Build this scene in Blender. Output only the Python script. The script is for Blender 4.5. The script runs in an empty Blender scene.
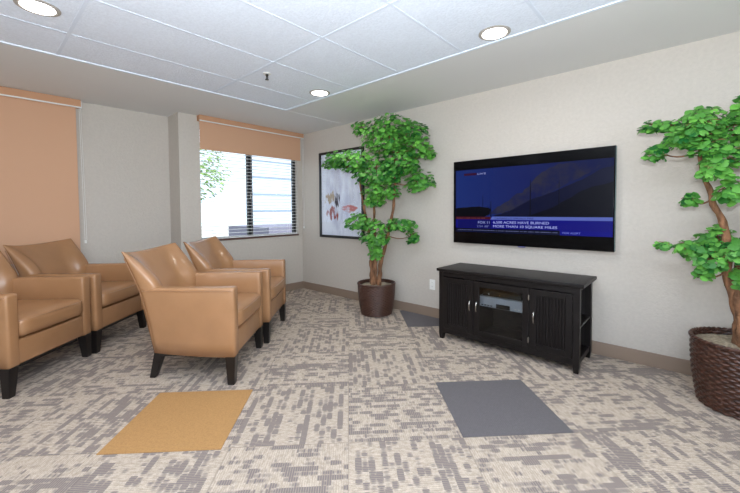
import bpy, bmesh, math, random
from mathutils import Vector, Matrix, noise
S = bpy.context.scene
COL = S.collection
R = math.radians
random.seed(7)

# ------------------------------------------------------------------ helpers
def srgb(r, g, b):
    f = lambda c: (c/255/12.92) if c/255 <= .04045 else ((c/255+.055)/1.055)**2.4
    return (f(r), f(g), f(b), 1)

def mat(name, col, rough=.6, metal=0., bump=None, vary=None, spec=None, coat=0., emit=None, estr=0.):
    """bump=(scale, strength, detail)  vary=(scale, amount, stretch)"""
    m = bpy.data.materials.new(name); m.use_nodes = True
    nt = m.node_tree; N = nt.nodes; L = nt.links
    b = N['Principled BSDF']
    b.inputs['Base Color'].default_value = col
    b.inputs['Roughness'].default_value = rough
    b.inputs['Metallic'].default_value = metal
    if spec is not None: b.inputs['Specular IOR Level'].default_value = spec
    if coat: b.inputs['Coat Weight'].default_value = coat; b.inputs['Coat Roughness'].default_value = .25
    if emit: b.inputs['Emission Color'].default_value = emit; b.inputs['Emission Strength'].default_value = estr
    if bump or vary:
        tc = N.new('ShaderNodeTexCoord')
    if bump:
        n = N.new('ShaderNodeTexNoise'); n.inputs['Scale'].default_value = bump[0]
        n.inputs['Detail'].default_value = bump[2] if len(bump) > 2 else 3
        bp = N.new('ShaderNodeBump'); bp.inputs['Strength'].default_value = bump[1]
        bp.inputs['Distance'].default_value = .01
        L.new(tc.outputs['Object'], n.inputs['Vector']); L.new(n.outputs['Fac'], bp.inputs['Height'])
        L.new(bp.outputs['Normal'], b.inputs['Normal'])
    if vary:
        mp = N.new('ShaderNodeMapping'); mp.inputs['Scale'].default_value = vary[2] if len(vary) > 2 else (1, 1, 1)
        n = N.new('ShaderNodeTexNoise'); n.inputs['Scale'].default_value = vary[0]; n.inputs['Detail'].default_value = 5
        r = N.new('ShaderNodeMapRange'); r.inputs['From Min'].default_value = .3; r.inputs['From Max'].default_value = .7
        r.inputs['To Min'].default_value = 1-vary[1]; r.inputs['To Max'].default_value = 1+vary[1]
        h = N.new('ShaderNodeHueSaturation'); h.inputs['Color'].default_value = col
        L.new(tc.outputs['Object'], mp.inputs['Vector']); L.new(mp.outputs['Vector'], n.inputs['Vector'])
        L.new(n.outputs['Fac'], r.inputs['Value']); L.new(r.outputs['Result'], h.inputs['Value'])
        L.new(h.outputs['Color'], b.inputs['Base Color'])
    return m

def obj(name, bm, m, parent=None, smooth=False, mats=None):
    me = bpy.data.meshes.new(name)
    bmesh.ops.recalc_face_normals(bm, faces=bm.faces[:]) if not getattr(bm, 'keep', False) else None
    bm.to_mesh(me); bm.free()
    for x in (mats or [m]): me.materials.append(x)
    if smooth:
        for p in me.polygons: p.use_smooth = True
    o = bpy.data.objects.new(name, me); COL.objects.link(o)
    if parent: o.parent = parent
    return o

def tag(o, label=None, cat=None, group=None, kind=None):
    if label: o['label'] = label
    if cat: o['category'] = cat
    if group: o['group'] = group
    if kind: o['kind'] = kind
    return o

def thing(name, loc, rz=0., label=None, cat=None, group=None):
    o = bpy.data.objects.new(name, None); COL.objects.link(o)
    o.location = loc; o.rotation_euler = (0, 0, rz); o.empty_display_size = .1
    return tag(o, label, cat, group)

def box(bm, x0, x1, y0, y1, z0, z1, bev=0., seg=2, mi=0):
    g = bmesh.ops.create_cube(bm, size=1)
    vs = g['verts']
    for v in vs:
        v.co = Vector(((x0+x1)/2+v.co.x*(x1-x0), (y0+y1)/2+v.co.y*(y1-y0), (z0+z1)/2+v.co.z*(z1-z0)))
    if bev:
        es = list({e for v in vs for e in v.link_edges})
        r = bmesh.ops.bevel(bm, geom=es, offset=bev, segments=seg, affect='EDGES', profile=.5)
        fs = r['faces']
        if mi:
            for f in {f for v in r['verts'] for f in v.link_faces}: f.material_index = mi
    elif mi:
        for f in {f for v in vs for f in v.link_faces}: f.material_index = mi
    return bm

def B(*a, **k):
    return box(bmesh.new(), *a, **k)

def rings(bm, loops, close=True, cap=True):
    """loft list of loops (each list of Vectors)"""
    vr = [[bm.verts.new(p) for p in lp] for lp in loops]
    n = len(vr[0])
    for a, b in zip(vr, vr[1:]):
        for i in range(n if close else n-1):
            j = (i+1) % n
            bm.faces.new((a[i], a[j], b[j], b[i]))
    if cap and close:
        bm.faces.new(list(reversed(vr[0]))); bm.faces.new(vr[-1])
    return vr

def tube(bm, pts, rad, n=8, cap=True):
    pts = [Vector(p) for p in pts]
    if not isinstance(rad, (list, tuple)): rad = [rad]*len(pts)
    loops = []
    prev = None
    for i, p in enumerate(pts):
        d = (pts[min(i+1, len(pts)-1)]-pts[max(i-1, 0)]).normalized()
        if prev is None:
            a = d.orthogonal().normalized()
        else:
            a = (prev-d*prev.dot(d)).normalized()
        prev = a
        b = d.cross(a)
        loops.append([p+(a*math.cos(t)+b*math.sin(t))*rad[i] for t in [2*math.pi*k/n for k in range(n)]])
    rings(bm, loops, True, cap)
    return bm

def lathe(bm, prof, n=48, c=(0, 0, 0), cap=True):
    c = Vector(c)
    rings(bm, [[c+Vector((r*math.cos(2*math.pi*k/n), r*math.sin(2*math.pi*k/n), z)) for k in range(n)] for r, z in prof], True, cap)
    return bm

def smoothline(pts, k=6):
    P = [Vector(p) for p in pts]; P = [P[0]*2-P[1]]+P+[P[-1]*2-P[-2]]
    out = []
    for i in range(1, len(P)-2):
        for s in range(k):
            t = s/k
            a, b, c, d = P[i-1:i+3]
            out.append(.5*((2*b)+(c-a)*t+(2*a-5*b+4*c-d)*t*t+(3*b-a-3*c+d)*t**3))
    out.append(P[-2]); return out

# ------------------------------------------------------------------ materials
leather = mat('tan_leather', srgb(163, 121, 85), .27, bump=(220, .06, 2), vary=(5, .07), spec=.55)
piping_m = mat('leather_piping', srgb(152, 110, 76), .4)
black_wood = mat('black_lacquered_wood', srgb(24, 20, 19), .35, spec=.5)
espresso = mat('espresso_wood', srgb(19, 15, 15), .42, vary=(14, .25, (1, 8, 8)), spec=.3)
espresso_dark = mat('espresso_wood_recess', srgb(20, 15, 14), .5)
steel = mat('brushed_nickel', srgb(200, 198, 192), .25, 1.)
white_metal = mat('white_painted_metal', srgb(225, 225, 222), .4)
alu = mat('silver_plastic', srgb(196, 202, 212), .3, .35)
plastic_black = mat('black_gloss_plastic', srgb(8, 8, 10), .12)
plastic_matt = mat('black_matt_plastic', srgb(14, 14, 15), .5)
white_plastic = mat('white_plastic', srgb(232, 233, 230), .35)
blind_m = mat('tan_blind_fabric', srgb(204, 161, 130), .85, bump=(900, .1, 1))
blind_val = mat('tan_valance_fabric', srgb(192, 146, 112), .8, bump=(900, .1, 1))
frame_black = mat('black_window_metal', srgb(16, 18, 24), .4)
slat_m = mat('white_slat', srgb(240, 241, 242), .5)
base_m = mat('brown_vinyl_baseboard', srgb(140, 121, 106), .55)
bark = mat('brown_bark', srgb(122, 86, 60), .9, bump=(60, .9, 5), vary=(42, .6, (1, 1, .22)))
moss = mat('dry_grey_moss', srgb(150, 138, 118), .95, bump=(120, 1., 6), vary=(60, .4))
wicker = mat('dark_brown_wicker', srgb(72, 45, 35), .3, vary=(38, .75, (1, 1, 4)))

def leaf_mat(name, c1, c2):
    m = bpy.data.materials.new(name); m.use_nodes = True
    nt = m.node_tree; N = nt.nodes; L = nt.links; b = N['Principled BSDF']
    b.inputs['Roughness'].default_value = .42
    a = N.new('ShaderNodeAttribute'); a.attribute_name = 'tone'
    r = N.new('ShaderNodeValToRGB')
    r.color_ramp.elements[0].color = c1; r.color_ramp.elements[1].color = c2
    e = r.color_ramp.elements.new(.5); e.color = tuple((c1[i]*.5+c2[i]*.5) for i in range(3))+(1,)
    L.new(a.outputs['Fac'], r.inputs['Fac']); L.new(r.outputs['Color'], b.inputs['Base Color'])
    t = N.new('ShaderNodeBsdfTranslucent'); L.new(r.outputs['Color'], t.inputs['Color'])
    mx = N.new('ShaderNodeMixShader'); mx.inputs['Fac'].default_value = .25
    L.new(b.outputs['BSDF'], mx.inputs[1]); L.new(t.outputs['BSDF'], mx.inputs[2])
    L.new(mx.outputs['Shader'], N['Material Output'].inputs['Surface'])
    return m
leaf_m = leaf_mat('silk_leaf_green', srgb(26, 100, 40), srgb(126, 200, 84))
leaf_out = leaf_mat('outdoor_leaf_green', srgb(60, 110, 50), srgb(160, 190, 110))

def glass_mat(name, tint=(.96, .98, 1, 1), base_reflect=.04, rough=.01):
    m = bpy.data.materials.new(name); m.use_nodes = True
    nt = m.node_tree; N = nt.nodes; L = nt.links
    N.remove(N['Principled BSDF'])
    tr = N.new('ShaderNodeBsdfTransparent'); tr.inputs['Color'].default_value = tint
    gl = N.new('ShaderNodeBsdfGlossy'); gl.inputs['Roughness'].default_value = rough
    fr = N.new('ShaderNodeFresnel'); fr.inputs['IOR'].default_value = 1.5
    mx = N.new('ShaderNodeMixShader')
    ge = N.new('ShaderNodeNewGeometry'); inv = N.new('ShaderNodeMath'); inv.operation = 'SUBTRACT'; inv.inputs[0].default_value = 1
    L.new(ge.outputs['Backfacing'], inv.inputs[1]); mu = N.new('ShaderNodeMath'); mu.operation = 'MULTIPLY'
    L.new(fr.outputs['Fac'], mu.inputs[0]); L.new(inv.outputs[0], mu.inputs[1])
    L.new(mu.outputs[0], mx.inputs['Fac']); L.new(tr.outputs['BSDF'], mx.inputs[1]); L.new(gl.outputs['BSDF'], mx.inputs[2])
    L.new(mx.outputs['Shader'], N['Material Output'].inputs['Surface'])
    return m
glass = glass_mat('window_glass')
smoke_glass = glass_mat('cabinet_glass', (.75, .77, .78, 1))

# wallpaper: fine woven relief
def wall_mat(name, col):
    m = mat(name, col, .8)
    nt = m.node_tree; N = nt.nodes; L = nt.links; b = N['Principled BSDF']
    tc = N.new('ShaderNodeTexCoord')
    n1 = N.new('ShaderNodeTexNoise'); n1.inputs['Scale'].default_value = 38; n1.inputs['Detail'].default_value = 5
    n2 = N.new('ShaderNodeTexVoronoi'); n2.inputs['Scale'].default_value = 75
    ad = N.new('ShaderNodeMath'); ad.operation = 'ADD'
    bp = N.new('ShaderNodeBump'); bp.inputs['Strength'].default_value = .22; bp.inputs['Distance'].default_value = .006
    for n in (n1, n2): L.new(tc.outputs['Object'], n.inputs['Vector'])
    L.new(n1.outputs['Fac'], ad.inputs[0]); L.new(n2.outputs['Distance'], ad.inputs[1])
    L.new(ad.outputs[0], bp.inputs['Height']); L.new(bp.outputs['Normal'], b.inputs['Normal'])
    r = N.new('ShaderNodeMapRange'); r.inputs['From Min'].default_value = .3; r.inputs['From Max'].default_value = .7
    r.inputs['To Min'].default_value = .965; r.inputs['To Max'].default_value = 1.035
    h = N.new('ShaderNodeHueSaturation'); h.inputs['Color'].default_value = col
    L.new(n1.outputs['Fac'], r.inputs['Value']); L.new(r.outputs['Result'], h.inputs['Value']); L.new(h.outputs['Color'], b.inputs['Base Color'])
    return m
wall_m = wall_mat('beige_wallpaper', srgb(195, 188, 179))
soffit_m = mat('grey_painted_soffit', srgb(222, 223, 222), .8, bump=(90, .08, 3))

def ceiling_mat():
    m = mat('white_acoustic_tile', srgb(236, 240, 248), .85)
    nt = m.node_tree; N = nt.nodes; L = nt.links; b = N['Principled BSDF']
    tc = N.new('ShaderNodeTexCoord')
    n1 = N.new('ShaderNodeTexNoise'); n1.inputs['Scale'].default_value = 70; n1.inputs['Detail'].default_value = 6
    bp = N.new('ShaderNodeBump'); bp.inputs['Strength'].default_value = .5; bp.inputs['Distance'].default_value = .006
    L.new(tc.outputs['Object'], n1.inputs['Vector']); L.new(n1.outputs['Fac'], bp.inputs['Height']); L.new(bp.outputs['Normal'], b.inputs['Normal'])
    r = N.new('ShaderNodeMapRange'); r.inputs['From Min'].default_value = .35; r.inputs['From Max'].default_value = .65
    r.inputs['To Min'].default_value = .94; r.inputs['To Max'].default_value = 1.02
    h = N.new('ShaderNodeHueSaturation'); h.inputs['Color'].default_value = srgb(233, 242, 255)
    L.new(n1.outputs['Fac'], r.inputs['Value']); L.new(r.outputs['Result'], h.inputs['Value']); L.new(h.outputs['Color'], b.inputs['Base Color'])
    return m
ceil_m = ceiling_mat()
grid_m = mat('ceiling_grid_paint', srgb(222, 232, 246), .8)
edge_m = mat('wall_angle_paint', srgb(226, 236, 246), .8)

# ---- carpet: quarter-turned tiles laid at 45 degrees to the walls
TH = 0.7908; TS = 0.628; T1 = (3.7663, -1.801)
def carpet_mat():
    m = bpy.data.materials.new('patterned_carpet_tile'); m.use_nodes = True
    nt = m.node_tree; N = nt.nodes; L = nt.links; b = N['Principled BSDF']
    b.inputs['Roughness'].default_value = .95; b.inputs['Specular IOR Level'].default_value = .1
    def M(op, a, c=None, c2=None):
        n = N.new('ShaderNodeMath'); n.operation = op
        for i, v in enumerate((a, c, c2)):
            if v is None: continue
            if isinstance(v, (int, float)): n.inputs[i].default_value = v
            else: L.new(v, n.inputs[i])
        return n.outputs[0]
    tc = N.new('ShaderNodeTexCoord'); sp = N.new('ShaderNodeSeparateXYZ'); L.new(tc.outputs['Object'], sp.inputs[0])
    x = M('SUBTRACT', sp.outputs['X'], T1[0]); y = M('SUBTRACT', sp.outputs['Y'], T1[1])
    c, s = math.cos(TH)/TS, math.sin(TH)/TS
    u = M('ADD', M('MULTIPLY', x, c), M('MULTIPLY', y, s))
    v = M('ADD', M('MULTIPLY', x, -s), M('MULTIPLY', y, c))
    iu, iv = M('FLOOR', u), M('FLOOR', v)
    fu, fv = M('FRACT', u), M('FRACT', v)
    par = M('FRACT', M('MULTIPLY', M('ADD', M('ADD', iu, iv), 1000.), .5))   # 0 or .5
    par = M('GREATER_THAN', par, .25)
    def mixf(a, bb):   # par? bb : a
        return M('ADD', M('MULTIPLY', a, M('SUBTRACT', 1., par)), M('MULTIPLY', bb, par))
    along = mixf(fv, fu); across = mixf(fu, fv)
    tid = M('ADD', M('MULTIPLY', iu, 3.71), M('MULTIPLY', iv, 7.13))
    def wn(xv, yv, zv, scale=1., detail=0.):
        cb = N.new('ShaderNodeCombineXYZ')
        for i, q in enumerate((xv, yv, zv)):
            if isinstance(q, (int, float)): cb.inputs[i].default_value = q
            else: L.new(q, cb.inputs[i])
        n = N.new('ShaderNodeTexNoise'); n.inputs['Scale'].default_value = scale; n.inputs['Detail'].default_value = detail
        L.new(cb.outputs[0], n.inputs['Vector']); return n.outputs['Fac']
    NR = 19.
    # wobbling rows
    row = M('FLOOR', M('MULTIPLY', across, NR))
    rowf = M('FRACT', M('MULTIPLY', across, NR))
    tick = M('FLOOR', M('MULTIPLY', along, 56.))                 # each tick is one tuft column
    tickf = M('FRACT', M('MULTIPLY', along, 56.))
    n1 = wn(M('MULTIPLY', tick, .16), M('MULTIPLY', row, 5.37), tid, 1.)
    n2 = wn(M('MULTIPLY', along, 2.2), M('MULTIPLY', across, 5.5), M('ADD', tid, 50.), 1., 1.)
    jit = N.new('ShaderNodeTexWhiteNoise'); jit.noise_dimensions = '3D'
    cb = N.new('ShaderNodeCombineXYZ'); L.new(tick, cb.inputs[0]); L.new(row, cb.inputs[1]); L.new(tid, cb.inputs[2]); L.new(cb.outputs[0], jit.inputs['Vector'])
    val = M('ADD', M('ADD', M('MULTIPLY', n1, .85), M('MULTIPLY', n2, .20)), M('MULTIPLY', M('SUBTRACT', jit.outputs['Value'], .5), .15))
    rj = N.new('ShaderNodeTexWhiteNoise'); rj.noise_dimensions = '2D'
    cb2 = N.new('ShaderNodeCombineXYZ'); L.new(row, cb2.inputs[0]); L.new(tid, cb2.inputs[1]); L.new(cb2.outputs[0], rj.inputs['Vector'])
    val = M('ADD', val, M('MULTIPLY', M('SUBTRACT', rj.outputs['Value'], .5), .25))
    rc = M('SUBTRACT', rowf, .5)
    val = M('SUBTRACT', val, M('MULTIPLY', M('MULTIPLY', rc, rc), .42))
    mr = N.new('ShaderNodeMapRange'); mr.inputs['From Min'].default_value = .455; mr.inputs['From Max'].default_value = .58
    L.new(val, mr.inputs['Value'])
    on = mr.outputs['Result']
    # gaps between rows and ticks let the ground yarn through
    gap = M('MULTIPLY', 1., M('ADD', .5, M('MULTIPLY', .5, M('GREATER_THAN', tickf, .3))))
    dark = M('MULTIPLY', on, gap)
    # yarn tone
    g1 = wn(M('MULTIPLY', along, 9.), M('MULTIPLY', across, 4.), tid, 5., 3.)
    g2 = N.new('ShaderNodeTexNoise'); g2.inputs['Scale'].default_value = 170; g2.inputs['Detail'].default_value = 3; L.new(tc.outputs['Object'], g2.inputs['Vector'])
    ramp = N.new('ShaderNodeMix'); ramp.data_type = 'RGBA'
    ramp.inputs['A'].default_value = srgb(166, 149, 133); ramp.inputs['B'].default_value = srgb(218, 203, 186)
    mr2 = N.new('ShaderNodeMapRange'); mr2.inputs['From Min'].default_value = .3; mr2.inputs['From Max'].default_value = .68
    L.new(M('ADD', M('MULTIPLY', g1, .55), M('MULTIPLY', g2.outputs['Fac'], .45)), mr2.inputs['Value']); L.new(mr2.outputs['Result'], ramp.inputs['Factor'])
    mx = N.new('ShaderNodeMix'); mx.data_type = 'RGBA'; L.new(dark, mx.inputs['Factor'])
    L.new(ramp.outputs['Result'], mx.inputs['A']); mx.inputs['B'].default_value = srgb(134, 124, 121)
    # ground yarn ticks (light-grey between)
    lt = M('MULTIPLY', M('LESS_THAN', tickf, .35), .30)
    mx2 = N.new('ShaderNodeMix'); mx2.data_type = 'RGBA'; L.new(lt, mx2.inputs['Factor'])
    L.new(mx.outputs['Result'], mx2.inputs['A']); mx2.inputs['B'].default_value = srgb(150, 136, 122)
    # seam between tiles
    def edge(f): return M('LESS_THAN', M('MINIMUM', f, M('SUBTRACT', 1., f)), .006)
    sm = M('MULTIPLY', M('MAXIMUM', edge(fu), edge(fv)), .35)
    mx3 = N.new('ShaderNodeMix'); mx3.data_type = 'RGBA'; L.new(sm, mx3.inputs['Factor'])
    L.new(mx2.outputs['Result'], mx3.inputs['A']); mx3.inputs['B'].default_value = srgb(130, 118, 108)
    L.new(mx3.outputs['Result'], b.inputs['Base Color'])
    bp = N.new('ShaderNodeBump'); bp.inputs['Strength'].default_value = .5; bp.inputs['Distance'].default_value = .004
    L.new(g2.outputs['Fac'], bp.inputs['Height']); L.new(bp.outputs['Normal'], b.inputs['Normal'])
    return m
carpet = carpet_mat()

def ribbed_mat(name, col, ang):
    m = mat(name, col, .95, spec=.1)
    nt = m.node_tree; N = nt.nodes; L = nt.links; b = N['Principled BSDF']
    tc = N.new('ShaderNodeTexCoord'); mp = N.new('ShaderNodeMapping'); mp.inputs['Rotation'].default_value = (0, 0, ang)
    w = N.new('ShaderNodeTexWave'); w.inputs['Scale'].default_value = 28; w.inputs['Distortion'].default_value = .6; w.inputs['Detail Scale'].default_value = 6
    n = N.new('ShaderNodeTexNoise'); n.inputs['Scale'].default_value = 140; n.inputs['Detail'].default_value = 4
    L.new(tc.outputs['Object'], mp.inputs['Vector']); L.new(mp.outputs['Vector'], w.inputs['Vector']); L.new(tc.outputs['Object'], n.inputs['Vector'])
    ad = N.new('ShaderNodeMath'); ad.operation = 'MULTIPLY_ADD'; ad.inputs[1].default_value = .25
    L.new(w.outputs['Fac'], ad.inputs[0]); L.new(n.outputs['Fac'], ad.inputs[2])
    r = N.new('ShaderNodeMapRange'); r.inputs['From Min'].default_value = .3; r.inputs['From Max'].default_value = .95
    r.inputs['To Min'].default_value = .82; r.inputs['To Max'].default_value = 1.15
    h = N.new('ShaderNodeHueSaturation'); h.inputs['Color'].default_value = col
    L.new(ad.outputs[0], r.inputs['Value']); L.new(r.outputs['Result'], h.inputs['Value']); L.new(h.outputs['Color'], b.inputs['Base Color'])
    bp = N.new('ShaderNodeBump'); bp.inputs['Strength'].default_value = .4; bp.inputs['Distance'].default_value = .003
    L.new(ad.outputs[0], bp.inputs['Height']); L.new(bp.outputs['Normal'], b.inputs['Normal'])
    return m
mustard = ribbed_mat('mustard_carpet', srgb(182, 140, 92), TH)
slate = ribbed_mat('slate_grey_carpet', srgb(110, 106, 108), TH+math.pi/2)

# ------------------------------------------------------------------ room shell
H = 2.464; XR = 7.4; YB = -7.0; XL = -.335; WT = .16
def struct(name, bm, m, parent=None, **k):
    o = obj(name, bm, m, parent, **k)
    if parent is None: o['kind'] = 'structure'
    return o
struct('floor', B(XL-WT, XR+.1, YB-.1, .1, -.1, 0), carpet)
# wall with the television (plane y=0)
struct('wall_back', B(-WT, XR+WT, 0, .15, 0, H+.1), wall_m)
# window wall: pier + window section at x=0, recessed section to the left
WY0, WY1, WZ0, WZ1 = -1.60, -.085, .875, 2.36
bm = bmesh.new()
box(bm, XL-WT, 0, -1.85, WY0, 0, H+.1)          # pier
box(bm, -WT, 0, WY0, WY1, 0, WZ0)
box(bm, -WT, 0, WY0, WY1, WZ1, H+.1)
box(bm, -WT, 0, WY1, 0, 0, H+.1)
struct('wall_left', bm, wall_m)
# recessed part with second window
VY0, VY1, VZ0, VZ1 = -4.35, -2.88, .875, 2.30
bm = bmesh.new()
box(bm, XL-WT, XL, VY1, -1.85, 0, H+.1)
box(bm, XL-WT, XL, VY0, VY1, 0, VZ0)
box(bm, XL-WT, XL, VY0, VY1, VZ1, H+.1)
box(bm, XL-WT, XL, YB, VY0, 0, H+.1)
struct('wall_left_recess', bm, wall_m)
# walls behind the camera
RY0, RY1 = -6.2, -2.2
bm = bmesh.new()
box(bm, XR, XR+WT, YB-WT, RY0, 0, H+.1); box(bm, XR, XR+WT, RY1, 0, 0, H+.1)
box(bm, XR, XR+WT, RY0, RY1, 0, .8); box(bm, XR, XR+WT, RY0, RY1, 2.3, H+.1)
struct('wall_right', bm, wall_m)
FX0, FX1 = 3.9, 7.1
bm = bmesh.new()
box(bm, XL-WT, FX0, YB-WT, YB, 0, H+.1); box(bm, FX1, XR, YB-WT, YB, 0, H+.1)
box(bm, FX0, FX1, YB-WT, YB, 0, .8); box(bm, FX0, FX1, YB-WT, YB, 2.3, H+.1)
struct('wall_front', bm, wall_m)

# baseboards
bh = .112
def bboard(name, x0, x1, y0, y1):
    bm = B(x0, x1, y0, y1, 0, bh, bev=.004, seg=2)
    return struct(name, bm, base_m)
bboard('baseboard_back', .012, XR, -.012, 0)
bboard('baseboard_left', 0, .012, -1.862, 0)
bboard('baseboard_pier', XL, .012, -1.862, -1.85)
bboard('baseboard_recess', XL, XL+.012, YB, -1.862)

# ceiling: tile field, flush soffit by tv wall, lower soffit by window wall
SX, SY = 1.008, -.989
struct('ceiling', B(SX, XR+.1, YB-.1, SY, H, H+.1), ceil_m)
struct('ceiling_soffit_back', B(SX, XR+.1, SY, .1, H-.002, H+.1), soffit_m)
struct('ceiling_soffit_left', B(XL-.1, SX, YB-.1, .1, H-.005, H+.1), soffit_m)
# suspension grid between tiles
bm = bmesh.new()
GW = .010
xs = [1.5+.6094*k for k in range(10)]; ys = [-1.876-1.212*k for k in range(5)]
for x in xs: box(bm, x-GW, x+GW, YB, SY, H-.002, H+.001)
for yy in ys: box(bm, SX, XR, yy-GW, yy+GW, H-.0021, H+.001)
struct('trim_1', bm, grid_m)
bm = bmesh.new()
box(bm, SX-.012, SX+.012, YB, SY, H-.0075, H)
box(bm, SX, XR, SY-.011, SY+.011, H-.006, H)
struct('trim_2', bm, edge_m)

# ---- windows
def window(idx, x, y0, y1, z0, z1, mull):
    w = thing('window_%d' % idx, (x, 0, 0)); w['kind'] = 'structure'
    bm = bmesh.new(); t = .045; dx0, dx1 = -.11, -.065
    box(bm, dx0, dx1, y0, y1, z0, z0+t*.6); box(bm, dx0, dx1, y0, y1, z1-t, z1)
    box(bm, dx0, dx1, y0, y0+.02, z0, z1); box(bm, dx0, dx1, y1-t, y1, z0, z1)
    obj('window_frame', bm, frame_black, w)
    bm = B(dx0-.005, dx1+.005, mull-.036, mull+.036, z0, z1, bev=.004)
    obj('mullion', bm, frame_black, w)
    obj('latch', B(dx1+.005, dx1+.025, mull-.008, mull+.008, 1.42, 1.5, bev=.003), steel, w)
    for a, b_ in ((y0+.02, mull-.036), (mull+.036, y1-t)):
        obj('glass_pane', B(-.092, -.088, a, b_, z0+.02, z1-t), glass, w)
    obj('window_sill', B(-WT+.03, .012, y0-.004, y1+.004, z0-.018, z0+.003, bev=.004), mat('sill_brown_%d' % idx, srgb(90, 62, 54), .5), w)
    return w
window(1, 0, WY0, WY1, WZ0, WZ1, -.875)
window(2, XL, VY0, VY1, VZ0, VZ1, -3.6)

def added_window(idx, bm_frame, bm_glass):  # unseen windows, put in as openings for the fill lamps
    w = thing('window_%d' % idx, (0, 0, 0)); w['kind'] = 'structure'
    obj('window_frame', bm_frame, frame_black, w); obj('glass_pane', bm_glass, glass, w)
bmf = bmesh.new()
for yy in (RY0+.02, (RY0+RY1)/2, RY1-.02): box(bmf, XR+.05, XR+.1, yy-.025, yy+.025, .8, 2.3)
box(bmf, XR+.05, XR+.1, RY0, RY1, .8, .84); box(bmf, XR+.05, XR+.1, RY0, RY1, 2.26, 2.3)
added_window(3, bmf, B(XR+.07, XR+.075, RY0, RY1, .8, 2.3))
bmf = bmesh.new()
for xx in (FX0+.02, 5.0, 6.0, FX1-.02): box(bmf, xx-.025, xx+.025, YB-.1, YB-.05, .8, 2.3)
box(bmf, FX0, FX1, YB-.1, YB-.05, .8, .84); box(bmf, FX0, FX1, YB-.1, YB-.05, 2.26, 2.3)
added_window(4, bmf, B(FX0, FX1, YB-.075, YB-.07, .8, 2.3))

# ---- venetian blind inside window 1
t = thing('venetian_blind', (-.03, (WY0+WY1)/2, WZ0), 0, 'white open-slat horizontal venetian blind hung inside the black-framed window', 'blind')
wd = (WY1-WY0)/2-.012
bm = bmesh.new(); z = .03
while z < WZ1-WZ0-.05:
    for k in range(1):
        vs = [bm.verts.new((-.024, -wd, z-.001)), bm.verts.new((.0, -wd, z+.003)), bm.verts.new((.024, -wd, z-.001)),
              bm.verts.new((.024, wd, z-.001)), bm.verts.new((.0, wd, z+.003)), bm.verts.new((-.024, wd, z-.001))]
        up = [bm.verts.new(v.co+Vector((0, 0, .0022))) for v in vs]
        for a, b_, c, d in ((0, 1, 4, 5), (1, 2, 3, 4)):
            bm.faces.new((vs[a], vs[b_], vs[c], vs[d])); bm.faces.new((up[a], up[b_], up[c], up[d]))
        for i in range(6):
            j = (i+1) % 6; bm.faces.new((vs[i], vs[j], up[j], up[i]))
    z += .047
obj('slats', bm, slat_m, t)
obj('head_rail', B(-.026, .026, -wd, wd, WZ1-WZ0-.045, WZ1-WZ0-.003, bev=.003), slat_m, t)
obj('bottom_rail', B(-.024, .024, -wd, wd, .008, .022, bev=.003), slat_m, t)
bm = bmesh.new()
for yy in (-wd*.8, -.02, wd*.8):
    for dx in (-.025, .025): tube(bm, [(dx, yy, .02), (dx, yy, WZ1-WZ0-.04)], .0012, 5)
obj('ladder_cord', bm, slat_m, t)

# ---- roller blinds with valance, hem bar and bead chain
def roller(x, y0, y1, ztop, zval, zbot, label, chain_z, chain_dy=.0):
    t = thing('roller_blind', (x, (y0+y1)/2, zbot), 0, label, 'blind', 'tan roller blinds on the window wall')
    w = (y1-y0)/2; hv = zval-zbot; ht = ztop-zbot
    obj('valance', B(0, .085, -w, w, hv+.006, ht, bev=.004), blind_val, t)
    obj('valance_trim', B(.079, .09, -w-.001, w+.001, hv-.002, hv+.012, bev=.002), white_metal, t)
    obj('end_cap', B(.002, .084, w, w+.006, hv, ht, bev=.002), white_metal, t)
    obj('blind_fabric', B(.040, .0425, -w+.014, w-.040, 0.012, hv+.05), blind_m, t)
    obj('hem_bar', B(.035, .0475, -w+.014, w-.040, 0, .016, bev=.003), blind_m, t)
    bm = bmesh.new(); yy = w-.006+chain_dy
    tube(bm, [(.05, yy-.006, hv+.01), (.05, yy-.008+.015, chain_z-zbot+.01)], .0022, 6)
    tube(bm, [(.062, yy+.006, hv+.01), (.062, yy+.006+.015, chain_z-zbot+.01)], .0022, 6)
    c = obj('bead_chain', bm, white_plastic, t)
    obj('chain_tensioner', B(.046, .066, yy, yy+.02, chain_z-zbot-.022, chain_z-zbot+.012, bev=.004), white_plastic, c)
    return t
roller(XL+.002, -4.60, -2.742, 2.458, 2.372, .745, 'long tan roller blind drawn nearly down behind the left armchairs', .93)
roller(.002, WY0-.03, -.020, 2.458, 2.382, 2.035, 'short tan roller blind half raised over the black-framed bright window', .99, .0)

# ------------------------------------------------------------------ armchairs
def lerp(a, b, t): return a+(b-a)*t
def cushion_bm(x0, x1, y0, y1, z0, z1, r, crown, n=14):
    bm = bmesh.new()
    bmesh.ops.create_cube(bm, size=2)
    bmesh.ops.subdivide_edges(bm, edges=bm.edges[:], cuts=n, use_grid_fill=True)
    h = Vector(((x1-x0)/2, (y1-y0)/2, (z1-z0)/2)); c = Vector(((x0+x1)/2, (y0+y1)/2, (z0+z1)/2))
    for v in bm.verts:
        n_ = v.co.copy()
        # denser towards edges
        q0 = Vector([math.copysign(abs(a)**.7, a) for a in n_])
        p = Vector((q0.x*h.x, q0.y*h.y, q0.z*h.z))
        q = Vector([max(-(h[i]-r), min(h[i]-r, p[i])) for i in range(3)])
        d = p-q
        if d.length > 1e-6: p = q+d.normalized()*r
        if p.z > 0: p.z += crown*max(0, 1-(p.x/h.x)**2)*max(0, 1-(p.y/h.y)**2)
        if p.x > 0: p.x += .012*max(0, 1-(p.y/h.y)**4)*max(0, 1-(p.z/h.z)**2)
        v.co = c+p
    return bm

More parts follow.
